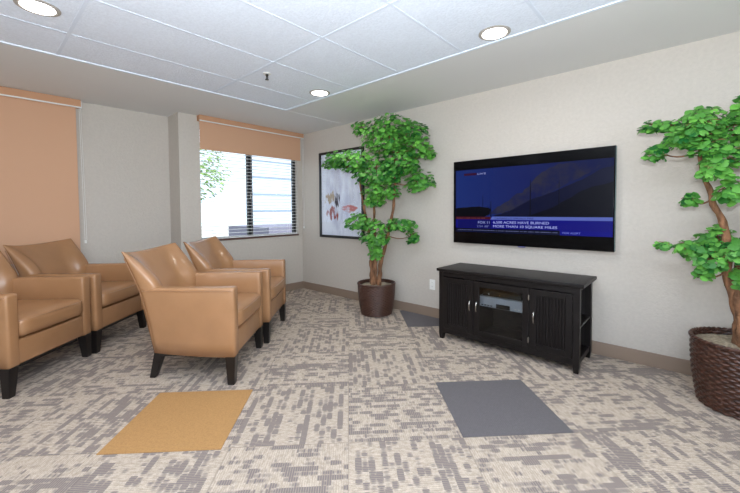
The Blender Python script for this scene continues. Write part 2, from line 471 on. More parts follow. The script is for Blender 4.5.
def make_chair(label):
    t = thing('armchair', (0, 0, 0), 0, label, 'armchair', 'tan leather armchairs along the left')
    # back -------------------------------------------------
    K = 14
    levels = [.205, .215, .3, .4, .5, .6, .68, .74, .8, .86, .905, .935, .95]
    def interp(tab, z):
        for (a, va), (b_, vb) in zip(tab, tab[1:]):
            if z <= b_: return lerp(va, vb, max(0, (z-a)/(b_-a)))
        return tab[-1][1]
    Wt = [(.2, .257), (.32, .281), (.45, .301), (.6, .322), (.7, .341), (.85, .358), (.97, .366)]
    Xb = [(.2, -.390), (.4, -.405), (.55, -.420), (.7, -.450), (.85, -.503), (.97, -.552)]
    Wf = [(.2, .04), (.5, .07), (.66, .125), (.72, .125), (.8, .088), (.9, .038), (.97, .004)]
    Tw = [(.2, .09), (.6, .095), (.72, .118), (.82, .115), (.9, .085), (.94, .055), (.97, .022)]
    Tb = [(.2, .15), (.5, .15), (.7, .13), (.85, .095), (.97, .055)]
    # arms -------------------------------------------------
    ZB, ZT = .200, .703
    def yo(u, z):                                   # u 0 rear .. 1 front
        k = (z-ZB)/(ZT-ZB)
        rear = lerp(.256, .332, k**.8); fr = lerp(.366, .372, k)
        return lerp(rear, fr, 1-(1-u)**1.7)
    for sg in (-1, 1):
        bm = bmesh.new(); loops = []
        NS = 16
        for i in range(NS+1):
            u = i/NS
            # rounded front end
            ins = 0.
            x = lerp(-.285, .335, u)
            loops.append((u, 0., u))
        xe = .335
        loops = loops[:-1]
        for a in (0, 30, 60, 90):
            loops.append((xe-.016+.016*math.sin(R(a)), .016*(1-math.cos(R(a))), 1.))
        L_ = []
        for x, ins, u in loops:
            pts = []
            z0, z1 = ZB+ins, ZT-ins
            def P(side, z):                          # side 0 outer 1 inner
                o = yo(u, z); th = lerp(.082, .088, u)
                return (o-ins) if side == 0 else (yo(u, ZT)-th+ins)
            r = .018
            pts.append((P(1, z0), z0)); 
            for k in range(1, 5): pts.append((P(1, lerp(z0, z1-r, k/4)), lerp(z0, z1-r, k/4)))
            for a in (30, 60): pts.append((P(1, z1)+r*(1-math.cos(R(a))), z1-r+r*math.sin(R(a))))
            pts.append((P(1, z1)+r, z1)); pts.append((P(0, z1)-r, z1))
            for a in (60, 30): pts.append((P(0, z1)-r*(1-math.cos(R(a))), z1-r+r*math.sin(R(a))))
            for k in range(6): 
                zz = lerp(z1-r, z0, k/5); pts.append((P(0, zz), zz))
            L_.append([Vector((lerp(interp(Xb, p[1])+.088, xe, u) if ins == 0 and u < 1 else x, sg*p[0], p[1])) for p in pts])
        rings(bm, L_)
        arm = obj('arm', bm, leather, t, smooth=True)
        # piping round the outer top edge and down the front
        pp = []
        for i in range(13):
            u = i/12; x = lerp(-.335, .322, u); pp.append((x, sg*(yo(u, ZT-.022)+.001), ZT-.022))
        bm = bmesh.new(); tube(bm, smoothline(pp, 2), .0042, 6)
        fr = [(.326, sg*(.372-.010), ZT-.022), (.326, sg*(.370-.010), .45), (.326, sg*(.367-.010), ZB+.005)]
        tube(bm, fr, .004, 6)
        obj('piping', bm, piping_m, arm, smooth=True)
    bm = bmesh.new(); rows = []
    for lv in levels:
        out = []; inn = []
        top = (lv-.2)/.75
        for i in range(K+1):
            s = -1+2*i/K; s = math.copysign(abs(s)**.8, s)
            # ridge is highest at the two corners
            z = lv+.008*max(0, (top-.5)*2)+(.030*abs(s)**2.2-.030)*max(0, (top-.5)*2) + .012*max(0, (top-.5)*2)
            W = interp(Wt, z); xb = interp(Xb, z)
            out.append(Vector((xb+.100*abs(s)**2.6, W*s, z)))
        for i in range(K+1):
            s = -1+2*i/K; s = math.copysign(abs(s)**.8, s)
            z = lv+.008*max(0, (top-.5)*2)+(.030*abs(s)**2.2-.030)*max(0, (top-.5)*2) + .012*max(0, (top-.5)*2)
            W = interp(Wt, z)-interp(Tw, z); xb = interp(Xb, z)+interp(Tb, z)
            wf = interp(Wf, z); xo = interp(Xb, z)+.100+wf
            inn.append(Vector((lerp(xb, max(xb, xo-.004), abs(s)**5), W*s, z)))
        # wing face points
        zt = out[0].z; W = interp(Wt, zt); xo = interp(Xb, zt)+.100+interp(Wf, zt); tw = interp(Tw, zt)
        wl = [Vector((xo, -W, zt)), Vector((xo+.012*min(1, tw/.06), -W+tw*.45, zt))]
        wr = [Vector((xo+.012*min(1, tw/.06), W-tw*.45, zt)), Vector((xo, W, zt))]
        rows.append((out, wr, inn, wl))
    def ring(row):
        out, wr, inn, wl = row
        return out+[wr[1], wr[0]]+list(reversed(inn))+[wl[1], wl[0]]
    vr = rings(bm, [ring(r) for r in rows], True, cap=False)
    for rr in (vr[0], vr[-1]):
        o_ = rr[:K+1]; i_ = list(reversed(rr[K+3:K+3+K+1]))
        for k in range(K): bm.faces.new((o_[k], o_[k+1], i_[k+1], i_[k]))
        bm.faces.new((o_[K], rr[K+1], rr[K+2], i_[K])); bm.faces.new((i_[0], rr[-2], rr[-1], o_[0]))
    cl = bm.edges.layers.float.new('crease_edge')
    for a_, b2_ in zip(vr[-1][:K+1], vr[-1][1:K+2]):
        e_ = bm.edges.get((a_, b2_))
        if e_: e_[cl] = .6
    e_ = bm.edges.get((vr[-1][-1], vr[-1][0]))
    if e_: e_[cl] = .6
    back = obj('backrest', bm, leather, t, smooth=True)
    sb = back.modifiers.new('round', 'SUBSURF'); sb.levels = 1; sb.render_levels = 2
    # seams down the outer back panel
    for sg in (-1, 1):
        bm = bmesh.new(); pts = []
        for z in (.22, .35, .5, .62, .74, .84, .92):
            pts.append((interp(Xb, z)+.098, sg*(interp(Wt, z)+.0005), z))
        tube(bm, smoothline(pts, 4), .003, 6)
        obj('seam', bm, piping_m, back, smooth=True)
    # seat -------------------------------------------------
    obj('seat_base', B(-.05, .325, -.289, .289, .202, .372, bev=.012, seg=3), leather, t, smooth=True)
    cu = obj('seat_cushion', cushion_bm(-.29, .345, -.284, .284, .380, .528, .045, .014), leather, t, smooth=True)
    bm = bmesh.new()
    zz = .502
    tube(bm, smoothline([(.10, -.2835, zz), (.29, -.283, zz), (.332, -.262, zz), (.343, -.2, zz), (.351, 0, zz), (.343, .2, zz), (.332, .262, zz), (.29, .283, zz), (.10, .2835, zz)], 4), .0035, 6)
    obj('piping', bm, piping_m, cu, smooth=True)
    # plinth and legs
    obj('base_rail', B(-.27, .300, -.25, .25, .172, .203, bev=.003), black_wood, t)
    for sg in (-1, 1):
        for front in (1, 0):
            if front: top = (.296, .330*sg, .206); bot = (.300, .345*sg, 0); a, b_ = .036, .024
            else: top = (-.272, .215*sg, .212); bot = (-.335, .212*sg, 0); a, b_ = .034, .022
            bm = bmesh.new(); loops = []
            for k, (c, h) in enumerate(((bot, b_), (tuple(lerp(bot[i], top[i], .5) for i in range(3)), lerp(b_, a, .5)), (top, a))):
                loops.append([Vector((c[0]+dx*h, c[1]+dy*h, c[2])) for dx, dy in ((-1, -1), (1, -1), (1, 1), (-1, 1))])
            rings(bm, loops)
            bmesh.ops.bevel(bm, geom=bm.edges[:], offset=.003, segments=2, affect='EDGES')
            obj('leg', bm, black_wood, t)
    return t

def copy_tree(o, parent=None):
    c = o.copy(); COL.objects.link(c)
    if parent: c.parent = parent
    for ch in list(o.children): copy_tree(ch, c)
    return c
CA = R(43.3)
c0 = make_chair('tan leather armchair nearest the mustard carpet tile, its back turned to the left wall')
spots = [((1.766, -2.296), None),
         ((1.244, -1.684), 'tan leather armchair in front of the bright window, farthest back of the four'),
         ((.300, -2.822), 'tan leather armchair against the long drawn tan blind, behind the leftmost one'),
         ((.812, -3.393), 'leftmost tan leather armchair, cut off by the left edge of the photo')]
for i, (p, lab) in enumerate(spots):
    c = c0 if i == 0 else copy_tree(c0)
    c.location = (p[0], p[1], 0); c.rotation_euler = (0, 0, CA)
    if lab: c['label'] = lab

# ------------------------------------------------------------------ accent carpet tiles
def accent(name, o, m, label, clip=None):
    e = Vector((math.cos(TH), math.sin(TH))); n = Vector((-e.y, e.x)); o = Vector(o)
    P = [o, o+e*TS, o+e*TS+n*TS, o+n*TS]
    if clip is not None:
        Q = []
        for i in range(4):
            a, b_ = P[i], P[(i+1) % 4]
            if a.y <= clip: Q.append(a)
            if (a.y-clip)*(b_.y-clip) < 0: Q.append(a+(b_-a)*((clip-a.y)/(b_.y-a.y)))
        P = Q
    bm = bmesh.new()
    rings(bm, [[Vector((p.x, p.y, 0.0005)) for p in P], [Vector((p.x, p.y, .004)) for p in P]])
    return tag(obj(name, bm, m), label, 'carpet tile', 'plain carpet tiles set into the floor')
accent('carpet_tile', T1, slate, 'plain slate-grey carpet tile in the open floor before the black cabinet')
accent('carpet_tile', (2.4227, -3.1777), mustard, 'plain mustard-yellow carpet tile in front of the armchairs')
en = Vector((-math.sin(TH), math.cos(TH)))
accent('carpet_tile', Vector(T1)+en*TS*2.985, slate, 'dark grey carpet tile against the wall between potted tree and black cabinet', clip=-.013)

# ------------------------------------------------------------------ television
TX0, TX1, TZ0, TZ1 = 2.746, 4.208, .895, 1.762
def flat(name, col, e, rough=.3):
    return mat(name, (col[0]*.1, col[1]*.1, col[2]*.1, 1), rough, emit=col, estr=e, spec=.12)
tv = thing('television', ((TX0+TX1)/2, -.02, TZ0), 0, 'black wide flat television on the wall showing a blue news broadcast', 'television')
cxT = (TX0+TX1)/2
def TV(x0, x1, y0, y1, z0, z1, **k): return B(x0-cxT, x1-cxT, y0+.02, y1+.02, z0-TZ0, z1-TZ0, **k)
obj('housing', TV(TX0, TX1, -.068, -.022, TZ0, TZ1, bev=.004), mat('tv_black', srgb(6, 6, 8), .15, spec=.15), tv)
obj('edge_strip', TV(TX1-.003, TX1+.001, -.069, -.03, TZ0+.004, TZ1-.004), mat('teal_edge', srgb(70, 96, 98), .2), tv)
obj('wall_mount', TV(3.3, 3.66, -.022, -.001, 1.15, 1.5), plastic_matt, tv)
obj('logo_tab', TV(3.43, 3.50, -.066, -.05, TZ0-.010, TZ0+.002, bev=.003), mat('logo_blue', srgb(96, 98, 150), .3), tv)
def screen_mat():
    m = bpy.data.materials.new('news_picture'); m.use_nodes = True
    nt = m.node_tree; N = nt.nodes; L = nt.links; b = N['Principled BSDF']
    b.inputs['Base Color'].default_value = (.003, .003, .004, 1); b.inputs['Roughness'].default_value = .15; b.inputs['Specular IOR Level'].default_value = .12
    tc = N.new('ShaderNodeTexCoord'); sp = N.new('ShaderNodeSeparateXYZ'); L.new(tc.outputs['Object'], sp.inputs[0])
    r = N.new('ShaderNodeMapRange'); r.inputs['From Min'].default_value = -.7; r.inputs['From Max'].default_value = .75
    L.new(sp.outputs['X'], r.inputs['Value'])
    cr = N.new('ShaderNodeValToRGB'); cr.color_ramp.elements[0].color = srgb(22, 42, 108); cr.color_ramp.elements[1].color = srgb(22, 28, 66)
    e = cr.color_ramp.elements.new(.45); e.color = srgb(20, 32, 92)
    L.new(r.outputs['Result'], cr.inputs['Fac'])
    L.new(cr.outputs['Color'], b.inputs['Emission Color']); b.inputs['Emission Strength'].default_value = 1
    return m
scr = obj('screen', TV(2.776, 4.194, -.0692, -.0675, 1.018, 1.664), screen_mat(), tv)
EB = [0]
def sm(name, pts, col, e=1., layer=1, parent=scr):
    """flat shape on the screen, world x/z points"""
    bm = bmesh.new(); y0 = -.0692-.0004*layer
    f = [Vector((x-cxT, y0+.02, z-TZ0)) for x, z in pts]
    g = [v+Vector((0, .0004, 0)) for v in f]
    rings(bm, [f, g])
    EB[0] += 1
    o = obj(name, bm, flat('screen_%s_%d' % (name, EB[0]), col, e), parent)
    return o
def band(name, x0, x1, z0, z1, col, layer=1, slant=0): return sm(name, [(x0, z0), (x1, z0), (x1, z1), (x0+slant, z1)], col, layer=layer)
# smoke: wisps drifting up to the right
def smoke_mat():
    m = bpy.data.materials.new('smoke_picture'); m.use_nodes = True
    nt = m.node_tree; N = nt.nodes; L = nt.links; b = N['Principled BSDF']
    b.inputs['Base Color'].default_value = (.003, .003, .004, 1); b.inputs['Roughness'].default_value = .15; b.inputs['Specular IOR Level'].default_value = .12
    tc = N.new('ShaderNodeTexCoord'); n = N.new('ShaderNodeTexNoise'); n.inputs['Scale'].default_value = 9; n.inputs['Detail'].default_value = 5
    L.new(tc.outputs['Object'], n.inputs['Vector'])
    cr = N.new('ShaderNodeValToRGB'); cr.color_ramp.elements[0].position = .38; cr.color_ramp.elements[1].position = .65
    cr.color_ramp.elements[0].color = srgb(20, 27, 72); cr.color_ramp.elements[1].color = srgb(42, 42, 60)
    L.new(n.outputs['Fac'], cr.inputs['Fac']); L.new(cr.outputs['Color'], b.inputs['Emission Color']); b.inputs['Emission Strength'].default_value = 1
    return m
def wob(pts, amp=.012, k=5, seed=0):
    rr = random.Random(seed); out = []
    for p in smoothline([(a, 0, c) for a, c in pts], k): out.append((p.x+rr.uniform(-amp, amp)*.5, p.z+rr.uniform(-amp, amp)))
    return out
up = wob([(3.13, 1.20), (3.30, 1.32), (3.50, 1.44), (3.62, 1.57), (3.78, 1.645), (4.02, 1.64)], .012, 5, 1)
dn = wob([(4.10, 1.60), (3.95, 1.52), (3.75, 1.42), (3.55, 1.31), (3.35, 1.23), (3.20, 1.195)], .01, 5, 2)
o = sm('smoke_plume', up+dn, (0, 0, 0, 1), layer=1); o.data.materials.clear(); o.data.materials.append(smoke_mat())
sm('far_ridge', wob([(3.20, 1.19), (3.35, 1.235), (3.53, 1.33), (3.75, 1.41), (3.90, 1.47), (4.02, 1.53), (4.10, 1.575), (4.193, 1.60)], .004, 4, 3)+[(4.193, 1.175), (3.2, 1.175)], srgb(12, 16, 44), layer=2)
sm('near_ridge', wob([(3.50, 1.18), (3.70, 1.25), (3.85, 1.33), (4.0, 1.42), (4.193, 1.47)], .004, 4, 4)+[(4.193, 1.175), (3.5, 1.175)], srgb(7, 9, 22), layer=3)
sm('dark_hill', wob([(2.777, 1.262), (2.86, 1.272), (3.0, 1.280), (3.12, 1.272), (3.16, 1.25), (3.15, 1.20)], .003, 4, 5)+[(3.10, 1.176), (2.777, 1.176)], srgb(6, 7, 16), layer=2)
for x, z0, z1, w in ((3.545, 1.18, 1.52, .006), (3.79, 1.24, 1.50, .005), (3.165, 1.18, 1.335, .006), (3.08, 1.28, 1.40, .003)):
    sm('mast', [(x-w, z0), (x+w, z0), (x+w*.4, z1), (x-w*.4, z1)], srgb(6, 8, 20), layer=4)
band('red_strap', 2.777, 3.165, 1.148, 1.176, srgb(58, 14, 28), layer=5)
band('headline_strap', 3.16, 4.193, 1.148, 1.178, srgb(84, 98, 172), layer=5, slant=.02)
band('blue_banner', 2.777, 4.193, 1.058, 1.149, srgb(14, 14, 112), layer=4)
band('logo_block', 2.80, 3.17, 1.062, 1.143, srgb(12, 14, 84), layer=5)
band('ticker_strip', 2.777, 3.80, 1.020, 1.058, srgb(9, 12, 36), layer=4)
band('alert_strip', 3.80, 4.193, 1.016, 1.058, srgb(12, 14, 118), layer=5)
band('live_strap', 2.87, 3.01, 1.605, 1.628, srgb(48, 14, 44), layer=2)
def text(name, s, x, z, h, width, col, layer=7, e=1.):
    cu = bpy.data.curves.new(name, 'FONT'); cu.body = s; cu.size = 1; cu.offset = .0
    to = bpy.data.objects.new(name, cu); COL.objects.link(to)
    dg = bpy.context.evaluated_depsgraph_get(); me = bpy.data.meshes.new_from_object(to.evaluated_get(dg))
    bpy.data.objects.remove(to)
    xs_ = [v.co.x for v in me.vertices]; ys_ = [v.co.y for v in me.vertices]
    w = max(xs_)-min(xs_); hh = max(ys_)-min(ys_); x0 = min(xs_); y0 = min(ys_)
    for v in me.vertices:
        v.co = Vector((x-cxT+(v.co.x-x0)/w*width, -.0692-.0004*layer+.02, z-TZ0+(v.co.y-y0)/hh*h))
    EB[0] += 1
    me.materials.clear(); me.materials.append(flat('lettering_%d' % EB[0], col, e))
    o = bpy.data.objects.new(name, me); COL.objects.link(o); o.parent = scr
    return o
def marks(name, x0, x1, z, h, col, seed, layer):
    rr = random.Random(seed); bm = bmesh.new(); x = x0; yy = -.0692-.0004*layer+.02
    while x < x1:
        w_ = rr.uniform(.006, .016)
        bm.faces.new([bm.verts.new((px-cxT, yy, pz-TZ0)) for px, pz in ((x, z), (x+w_, z), (x+w_, z+h*rr.uniform(.6, 1)), (x, z+h*rr.uniform(.6, 1)))])
        x += w_+rr.choice((.003, .003, .004, .012))
    o = obj(name, bm, flat('screen_'+name, col, 1), scr); o['kind'] = 'stuff'
marks('ticker_lettering', 2.80, 3.77, 1.034, .008, srgb(92, 98, 136), 4, 6)
marks('red_strap_lettering', 2.79, 3.10, 1.157, .009, srgb(96, 52, 54), 5, 7)
tw_ = srgb(168, 176, 236)
text('channel_text', 'FOX 11', 3.030, 1.106, .024, .122, srgb(150, 160, 215))
text('clock_text', '2:54', 3.018, 1.069, .020, .062, srgb(110, 118, 175))
text('temperature_text', '88°', 3.100, 1.069, .020, .046, srgb(110, 118, 175))
text('caption_text', '6,500 ACRES HAVE BURNED', 3.190, 1.106, .027, .52, tw_)
text('caption_text', 'MORE THAN 10 SQUARE MILES', 3.190, 1.067, .027, .588, tw_)
text('headline_text', 'CAMARILLO SPRINGS FIRE', 3.205, 1.153, .017, .37, srgb(24, 28, 84), layer=6)
text('alert_text', 'FOX ALERT', 3.822, 1.030, .016, .14, srgb(120, 130, 215), layer=6)
text('live_text', 'LIVE', 3.022, 1.607, .017, .09, srgb(150, 155, 205), layer=6)

# ------------------------------------------------------------------ cabinet
CX0, CX1, CY0, CY1, CH = 2.855, 4.062, -.545, -.10, .686
cab = thing('media_cabinet', ((CX0+CX1)/2, (CY0+CY1)/2, 0), 0, 'low espresso-black wooden media cabinet standing under the television', 'cabinet')
mx_, my_ = (CX0+CX1)/2, (CY0+CY1)/2
def K(x0, x1, y0, y1, z0, z1, bm=None, **k):
    bm = bm or bmesh.new(); return box(bm, x0-mx_, x1-mx_, y0-my_, y1-my_, z0, z1, **k)
top = obj('cabinet_top', K(CX0-.022, CX1+.028, CY0-.016, CY1+.015, CH-.028, CH, bev=.006), espresso, cab)
obj('breadboard_end', K(CX1-.075, CX1+.029, CY0-.0165, CY1+.0155, CH-.0275, CH+.0012, bev=.006), espresso, top)
# corner posts that run down to tapered feet
for x0 in (CX0, CX1-.045):
    for y0 in (CY0, CY1-.045):
        bm = bmesh.new(); s = .045
        def sq(z, i0, i1): return [Vector((x0-mx_+a, y0-my_+b_, z)) for a, b_ in ((i0, i0), (s-i0, i0), (s-i0, s-i0), (i0, s-i0))]
        rings(bm, [sq(0, .006, 0), sq(.05, 0, 0), sq(CH-.028, 0, 0)])
        obj('corner_post', bm, espresso, cab)
fy = CY0+.006
# face frame, bottom/rear panels
bm = bmesh.new()
K(CX0+.045, CX1-.045, fy, fy+.02, CH-.075, CH-.028, bm)
K(CX0+.045, CX1-.045, fy, fy+.02, .06, .108, bm)
for xx in (3.214, 3.701): K(xx-.012, xx+.012, fy, fy+.02, .108, CH-.075, bm)
obj('face_frame', bm, espresso, cab)
# side bay: partition, shelf, floor open to the right
obj('bottom_panel', K(CX0+.01, CX1-.01, CY0+.02, CY1-.01, .075, .095), espresso, cab)
obj('back_panel', K(CX0+.01, CX1-.01, CY1-.02, CY1-.008, .07, CH-.028), espresso_dark, cab)
obj('partition', K(3.70, 3.715, CY0+.03, CY1-.02, .095, CH-.028), espresso_dark, cab)
obj('partition', K(3.80, 3.815, CY0+.03, CY1-.02, .095, CH-.028), espresso_dark, cab)
obj('partition', K(3.20, 3.215, CY0+.03, CY1-.02, .095, CH-.028), espresso_dark, cab)
obj('side_panel', K(CX0+.008, CX0+.024, CY0+.04, CY1-.04, .075, CH-.028), espresso, cab)
obj('end_shelf', K(3.815, CX1-.006, CY0+.02, CY1-.02, .340, .356, bev=.002), espresso, cab)
obj('middle_shelf', K(3.215, 3.70, CY0+.06, CY1-.02, .355, .372), espresso_dark, cab)
obj('end_rail', K(CX1-.028, CX1-.008, CY0+.045, CY1-.045, CH-.06, CH-.028), espresso, cab)
obj('end_rail', K(CX1-.028, CX1-.008, CY0+.045, CY1-.045, .06, .10), espresso, cab)
def handle(parent, x, z):
    bm = bmesh.new(); yy = fy-.012-my_
    pts = [(x-mx_, yy+.008, z+.045), (x-mx_, yy-.012, z+.040), (x-mx_, yy-.021, z), (x-mx_, yy-.012, z-.040), (x-mx_, yy+.008, z-.045)]
    tube(bm, smoothline(pts, 5), .0048, 8)
    o = obj('handle', bm, steel, parent, smooth=True); o['label'] = 'curved nickel door pull'
def door(x0, x1, hx, glassy=False):
    z0, z1 = .112, .603; w = .048; y0, y1 = fy-.012, fy+.004
    bm = bmesh.new()
    K(x0, x0+w, y0, y1, z0, z1, bm, bev=.003); K(x1-w, x1, y0, y1, z0, z1, bm, bev=.003)
    K(x0+w, x1-w, y0, y1, z0, z0+w, bm, bev=.003); K(x0+w, x1-w, y0, y1, z1-w, z1, bm, bev=.003)
    d = obj('glass_door' if glassy else 'door', bm, espresso, cab)
    if glassy:
        obj('door_glass', K(x0+w-.004, x1-w+.004, fy-.006, fy-.003, z0+w-.004, z1-w+.004), smoke_glass, d)
        for zz in (.18, .53): obj('hinge', K(x1-.003, x1+.006, y0-.004, y0+.01, zz-.022, zz+.022, bev=.002), steel, d)
    else:
        bm = bmesh.new(); n = 9; a = x0+w; step = (x1-w-a)/n
        K(a-.003, x1-w+.003, fy+.002, fy+.012, z0+w-.003, z1-w+.003, bm)
        for i in range(n): K(a+i*step+.0035, a+(i+1)*step-.0035, fy-.006, fy+.004, z0+w, z1-w, bm, bev=.002, seg=1)
        obj('beadboard_panel', bm, espresso, d)
    handle(d, hx, .375)
door(2.902, 3.206, 3.182)
door(3.222, 3.694, 3.247, True)
door(3.708, 4.014, 3.738)

# disc player on the shelf behind the glass
pl = thing('disc_player', (3.462, -.375, .3725), 0, 'silver disc player on the shelf behind the cabinet glass door', 'disc player')
obj('player_body', B(-.222, .222, -.125, .15, .006, .098, bev=.003), alu, pl)
obj('front_panel', B(-.223, .223, -.131, -.124, .008, .097, bev=.002), alu, pl)
obj('display_window', B(-.055, .065, -.134, -.129, .010, .046, bev=.001), plastic_black, pl)
obj('disc_tray', B(-.17, .06, -.1325, -.129, .058, .074, bev=.001), alu, pl)
for k in range(4): 
    bm = bmesh.new(); box(bm, -.19+.028*k, -.175+.028*k, -.135, -.130, .018, .026, bev=.001); obj('button', bm, plastic_matt, pl)
for k in range(3):
    bm = bmesh.new(); box(bm, .105+.03*k, .120+.03*k, -.135, -.130, .022, .032, bev=.001); obj('button', bm, white_metal, pl)
for sx_ in (-.17, .17):
    for sy_ in (-.1, .12): obj('foot', B(sx_-.012, sx_+.012, sy_-.012, sy_+.012, 0, .008), plastic_matt, pl)
# cable box standing on the player
cb_ = thing('cable_box', (3.44, -.375, .4712), 0, 'dark set-top box stacked on the silver player in the cabinet', 'cable box')
obj('box_body', B(-.17, .17, -.10, .11, 0, .045, bev=.003), mat('dark_olive_plastic', srgb(40, 40, 34), .35), cb_)
obj('indicator', B(-.120, -.108, -.1025, -.0995, .014, .026), mat('indicator_white', srgb(200, 205, 210), .3), cb_)
obj('indicator', B(-.02, -.012, -.1025, -.0995, .016, .022), mat('indicator_amber', srgb(170, 120, 30), .3), cb_)

# ------------------------------------------------------------------ picture
PX0, PX1, PZ0, PZ1 = .460, 1.372, .852, 2.112
pic = thing('framed_picture', ((PX0+PX1)/2, -.002, PZ0), 0, 'tall black-framed abstract print on the wall behind the potted tree', 'picture')
pw, ph = (PX1-PX0)/2, PZ1-PZ0
bm = bmesh.new(); fw_ = .036
box(bm, -pw, -pw+fw_, -.034, 0, 0, ph, bev=.004); box(bm, pw-fw_, pw, -.034, 0, 0, ph, bev=.004)
box(bm, -pw+fw_, pw-fw_, -.034, 0, 0, fw_, bev=.004); box(bm, -pw+fw_, pw-fw_, -.034, 0, ph-fw_, ph, bev=.004)
obj('picture_frame', bm, mat('black_frame', srgb(22, 23, 28), .3), pic)
def art_mat():
    m = bpy.data.materials.new('abstract_print'); m.use_nodes = True
    nt = m.node_tree; N = nt.nodes; L = nt.links; b = N['Principled BSDF']; b.inputs['Roughness'].default_value = .6
    tc = N.new('ShaderNodeTexCoord')
    base = srgb(240, 240, 248)
    prev = None
    def layer(scale, stretch, lo, hi, col, cx, cz, rx, rz, prev):
        mp = N.new('ShaderNodeMapping'); mp.inputs['Scale'].default_value = stretch; mp.inputs['Location'].default_value = (cx*7, 0, cz*3)
        L.new(tc.outputs['Object'], mp.inputs['Vector'])
        n = N.new('ShaderNodeTexNoise'); n.inputs['Scale'].default_value = scale; n.inputs['Detail'].default_value = 5; L.new(mp.outputs['Vector'], n.inputs['Vector'])
        mk = N.new('ShaderNodeMapping'); mk.vector_type = 'POINT'; mk.inputs['Location'].default_value = (-cx/rx, 0, -cz/rz); mk.inputs['Scale'].default_value = (1/rx, 0, 1/rz)
        L.new(tc.outputs['Object'], mk.inputs['Vector'])
        ln = N.new('ShaderNodeVectorMath'); ln.operation = 'LENGTH'; L.new(mk.outputs['Vector'], ln.inputs[0])
        r1 = N.new('ShaderNodeMapRange'); r1.inputs['From Min'].default_value = .4; r1.inputs['From Max'].default_value = 1.; r1.inputs['To Min'].default_value = .12; r1.inputs['To Max'].default_value = -.3
        L.new(ln.outputs['Value'], r1.inputs['Value'])
        ad = N.new('ShaderNodeMath'); L.new(n.outputs['Fac'], ad.inputs[0]); L.new(r1.outputs['Result'], ad.inputs[1])
        r2 = N.new('ShaderNodeMapRange'); r2.inputs['From Min'].default_value = lo; r2.inputs['From Max'].default_value = hi; L.new(ad.outputs[0], r2.inputs['Value'])
        mx = N.new('ShaderNodeMix'); mx.data_type = 'RGBA'; L.new(r2.outputs['Result'], mx.inputs['Factor'])
        if prev is None: mx.inputs['A'].default_value = base
        else: L.new(prev, mx.inputs['A'])
        mx.inputs['B'].default_value = col
        return mx.outputs['Result']
    p = layer(6, (2, 1, .6), .45, .75, srgb(208, 206, 222), 0., .6, .6, .9, None)
    p = layer(8, (1.5, 1, .8), .52, .6, srgb(176, 150, 120), -.22, .58, .20, .16, p)
    p = layer(9, (1.6, 1, .5), .55, .62, srgb(160, 62, 48), -.17, .36, .26, .20, p)
    p = layer(9, (.6, 1, 1.5), .55, .64, srgb(206, 120, 116), .16, .42, .30, .10, p)
    p = layer(12, (2.5, 1, .4), .58, .63, srgb(70, 60, 70), -.08, .55, .12, .22, p)
    L.new(p, b.inputs['Base Color'])
    return m
obj('print', B(-pw+.02, pw-.02, -.012, -.006, .02, ph-.02), art_mat(), pic)
obj('picture_glass', B(-pw+fw_-.003, pw-fw_+.003, -.024, -.021, fw_-.003, ph-fw_+.003), glass, pic)

# ------------------------------------------------------------------ outlet, ceiling fittings
ou = thing('wall_outlet', (2.437, 0, .381), 0, 'white double power outlet on the wall left of the cabinet', 'outlet')
obj('cover_plate', B(-.037, .037, -.006, -.0002, -.06, .06, bev=.003), white_plastic, ou)
for dz in (-.023, .023):
    rc = obj('receptacle', B(-.017, .017, -.008, -.005, dz-.014, dz+.014, bev=.003), white_plastic, ou)
    bm = bmesh.new()
    for dx in (-.006, .006): box(bm, dx-.001, dx+.001, -.0086, -.0078, dz-.002, dz+.006)
    obj('slot', bm, plastic_matt, rc)

lens = mat('lit_lens', (1, 1, 1, 1), .5, emit=(1, .97, .92, 1), estr=14)
can_in = mat('reflector_white', srgb(240, 238, 232), .4)
def downlight(x, y, label):
    t = thing('recessed_downlight', (x, y, H), 0, label, 'ceiling light', 'round recessed ceiling downlights')
    bm = bmesh.new()
    lathe(bm, [(.092, -.0005), (.105, -.003), (.105, -.006), (.086, -.012), (.080, -.008), (.080, -.0015)], 40, cap=True)
    obj('trim_ring', bm, mat('ring', srgb(168, 163, 156), .5) if 'ring' not in bpy.data.materials else bpy.data.materials['ring'], t, smooth=False)
    bm = bmesh.new(); lathe(bm, [(.079, -.0060), (.079, -.0095), (.04, -.0125), (.005, -.013)], 40)
    obj('lens', bm, lens, t, smooth=True)
    ld = bpy.data.lights.new('downlight_lamp', 'AREA'); ld.shape = 'DISK'; ld.size = .15; ld.energy = LE; ld.color = (1, .95, .88); ld.spread = R(170)
    lo = bpy.data.objects.new('downlight_lamp', ld); COL.objects.link(lo); lo.location = (0, 0, -.0145); lo.parent = t
LE = 5
downlight(1.80, -1.132, 'recessed round ceiling light in the far corner near the window')
downlight(3.643, -1.126, 'recessed round ceiling light above the television')
downlight(1.79, -3.27, 'recessed round ceiling light at the top left, above the armchairs')
for x, y in ((3.643, -3.27), (5.5, -1.126), (5.5, -3.27), (1.79, -5.4), (3.643, -5.4), (5.5, -5.4)):
    downlight(x, y, 'recessed round ceiling light outside the picture')

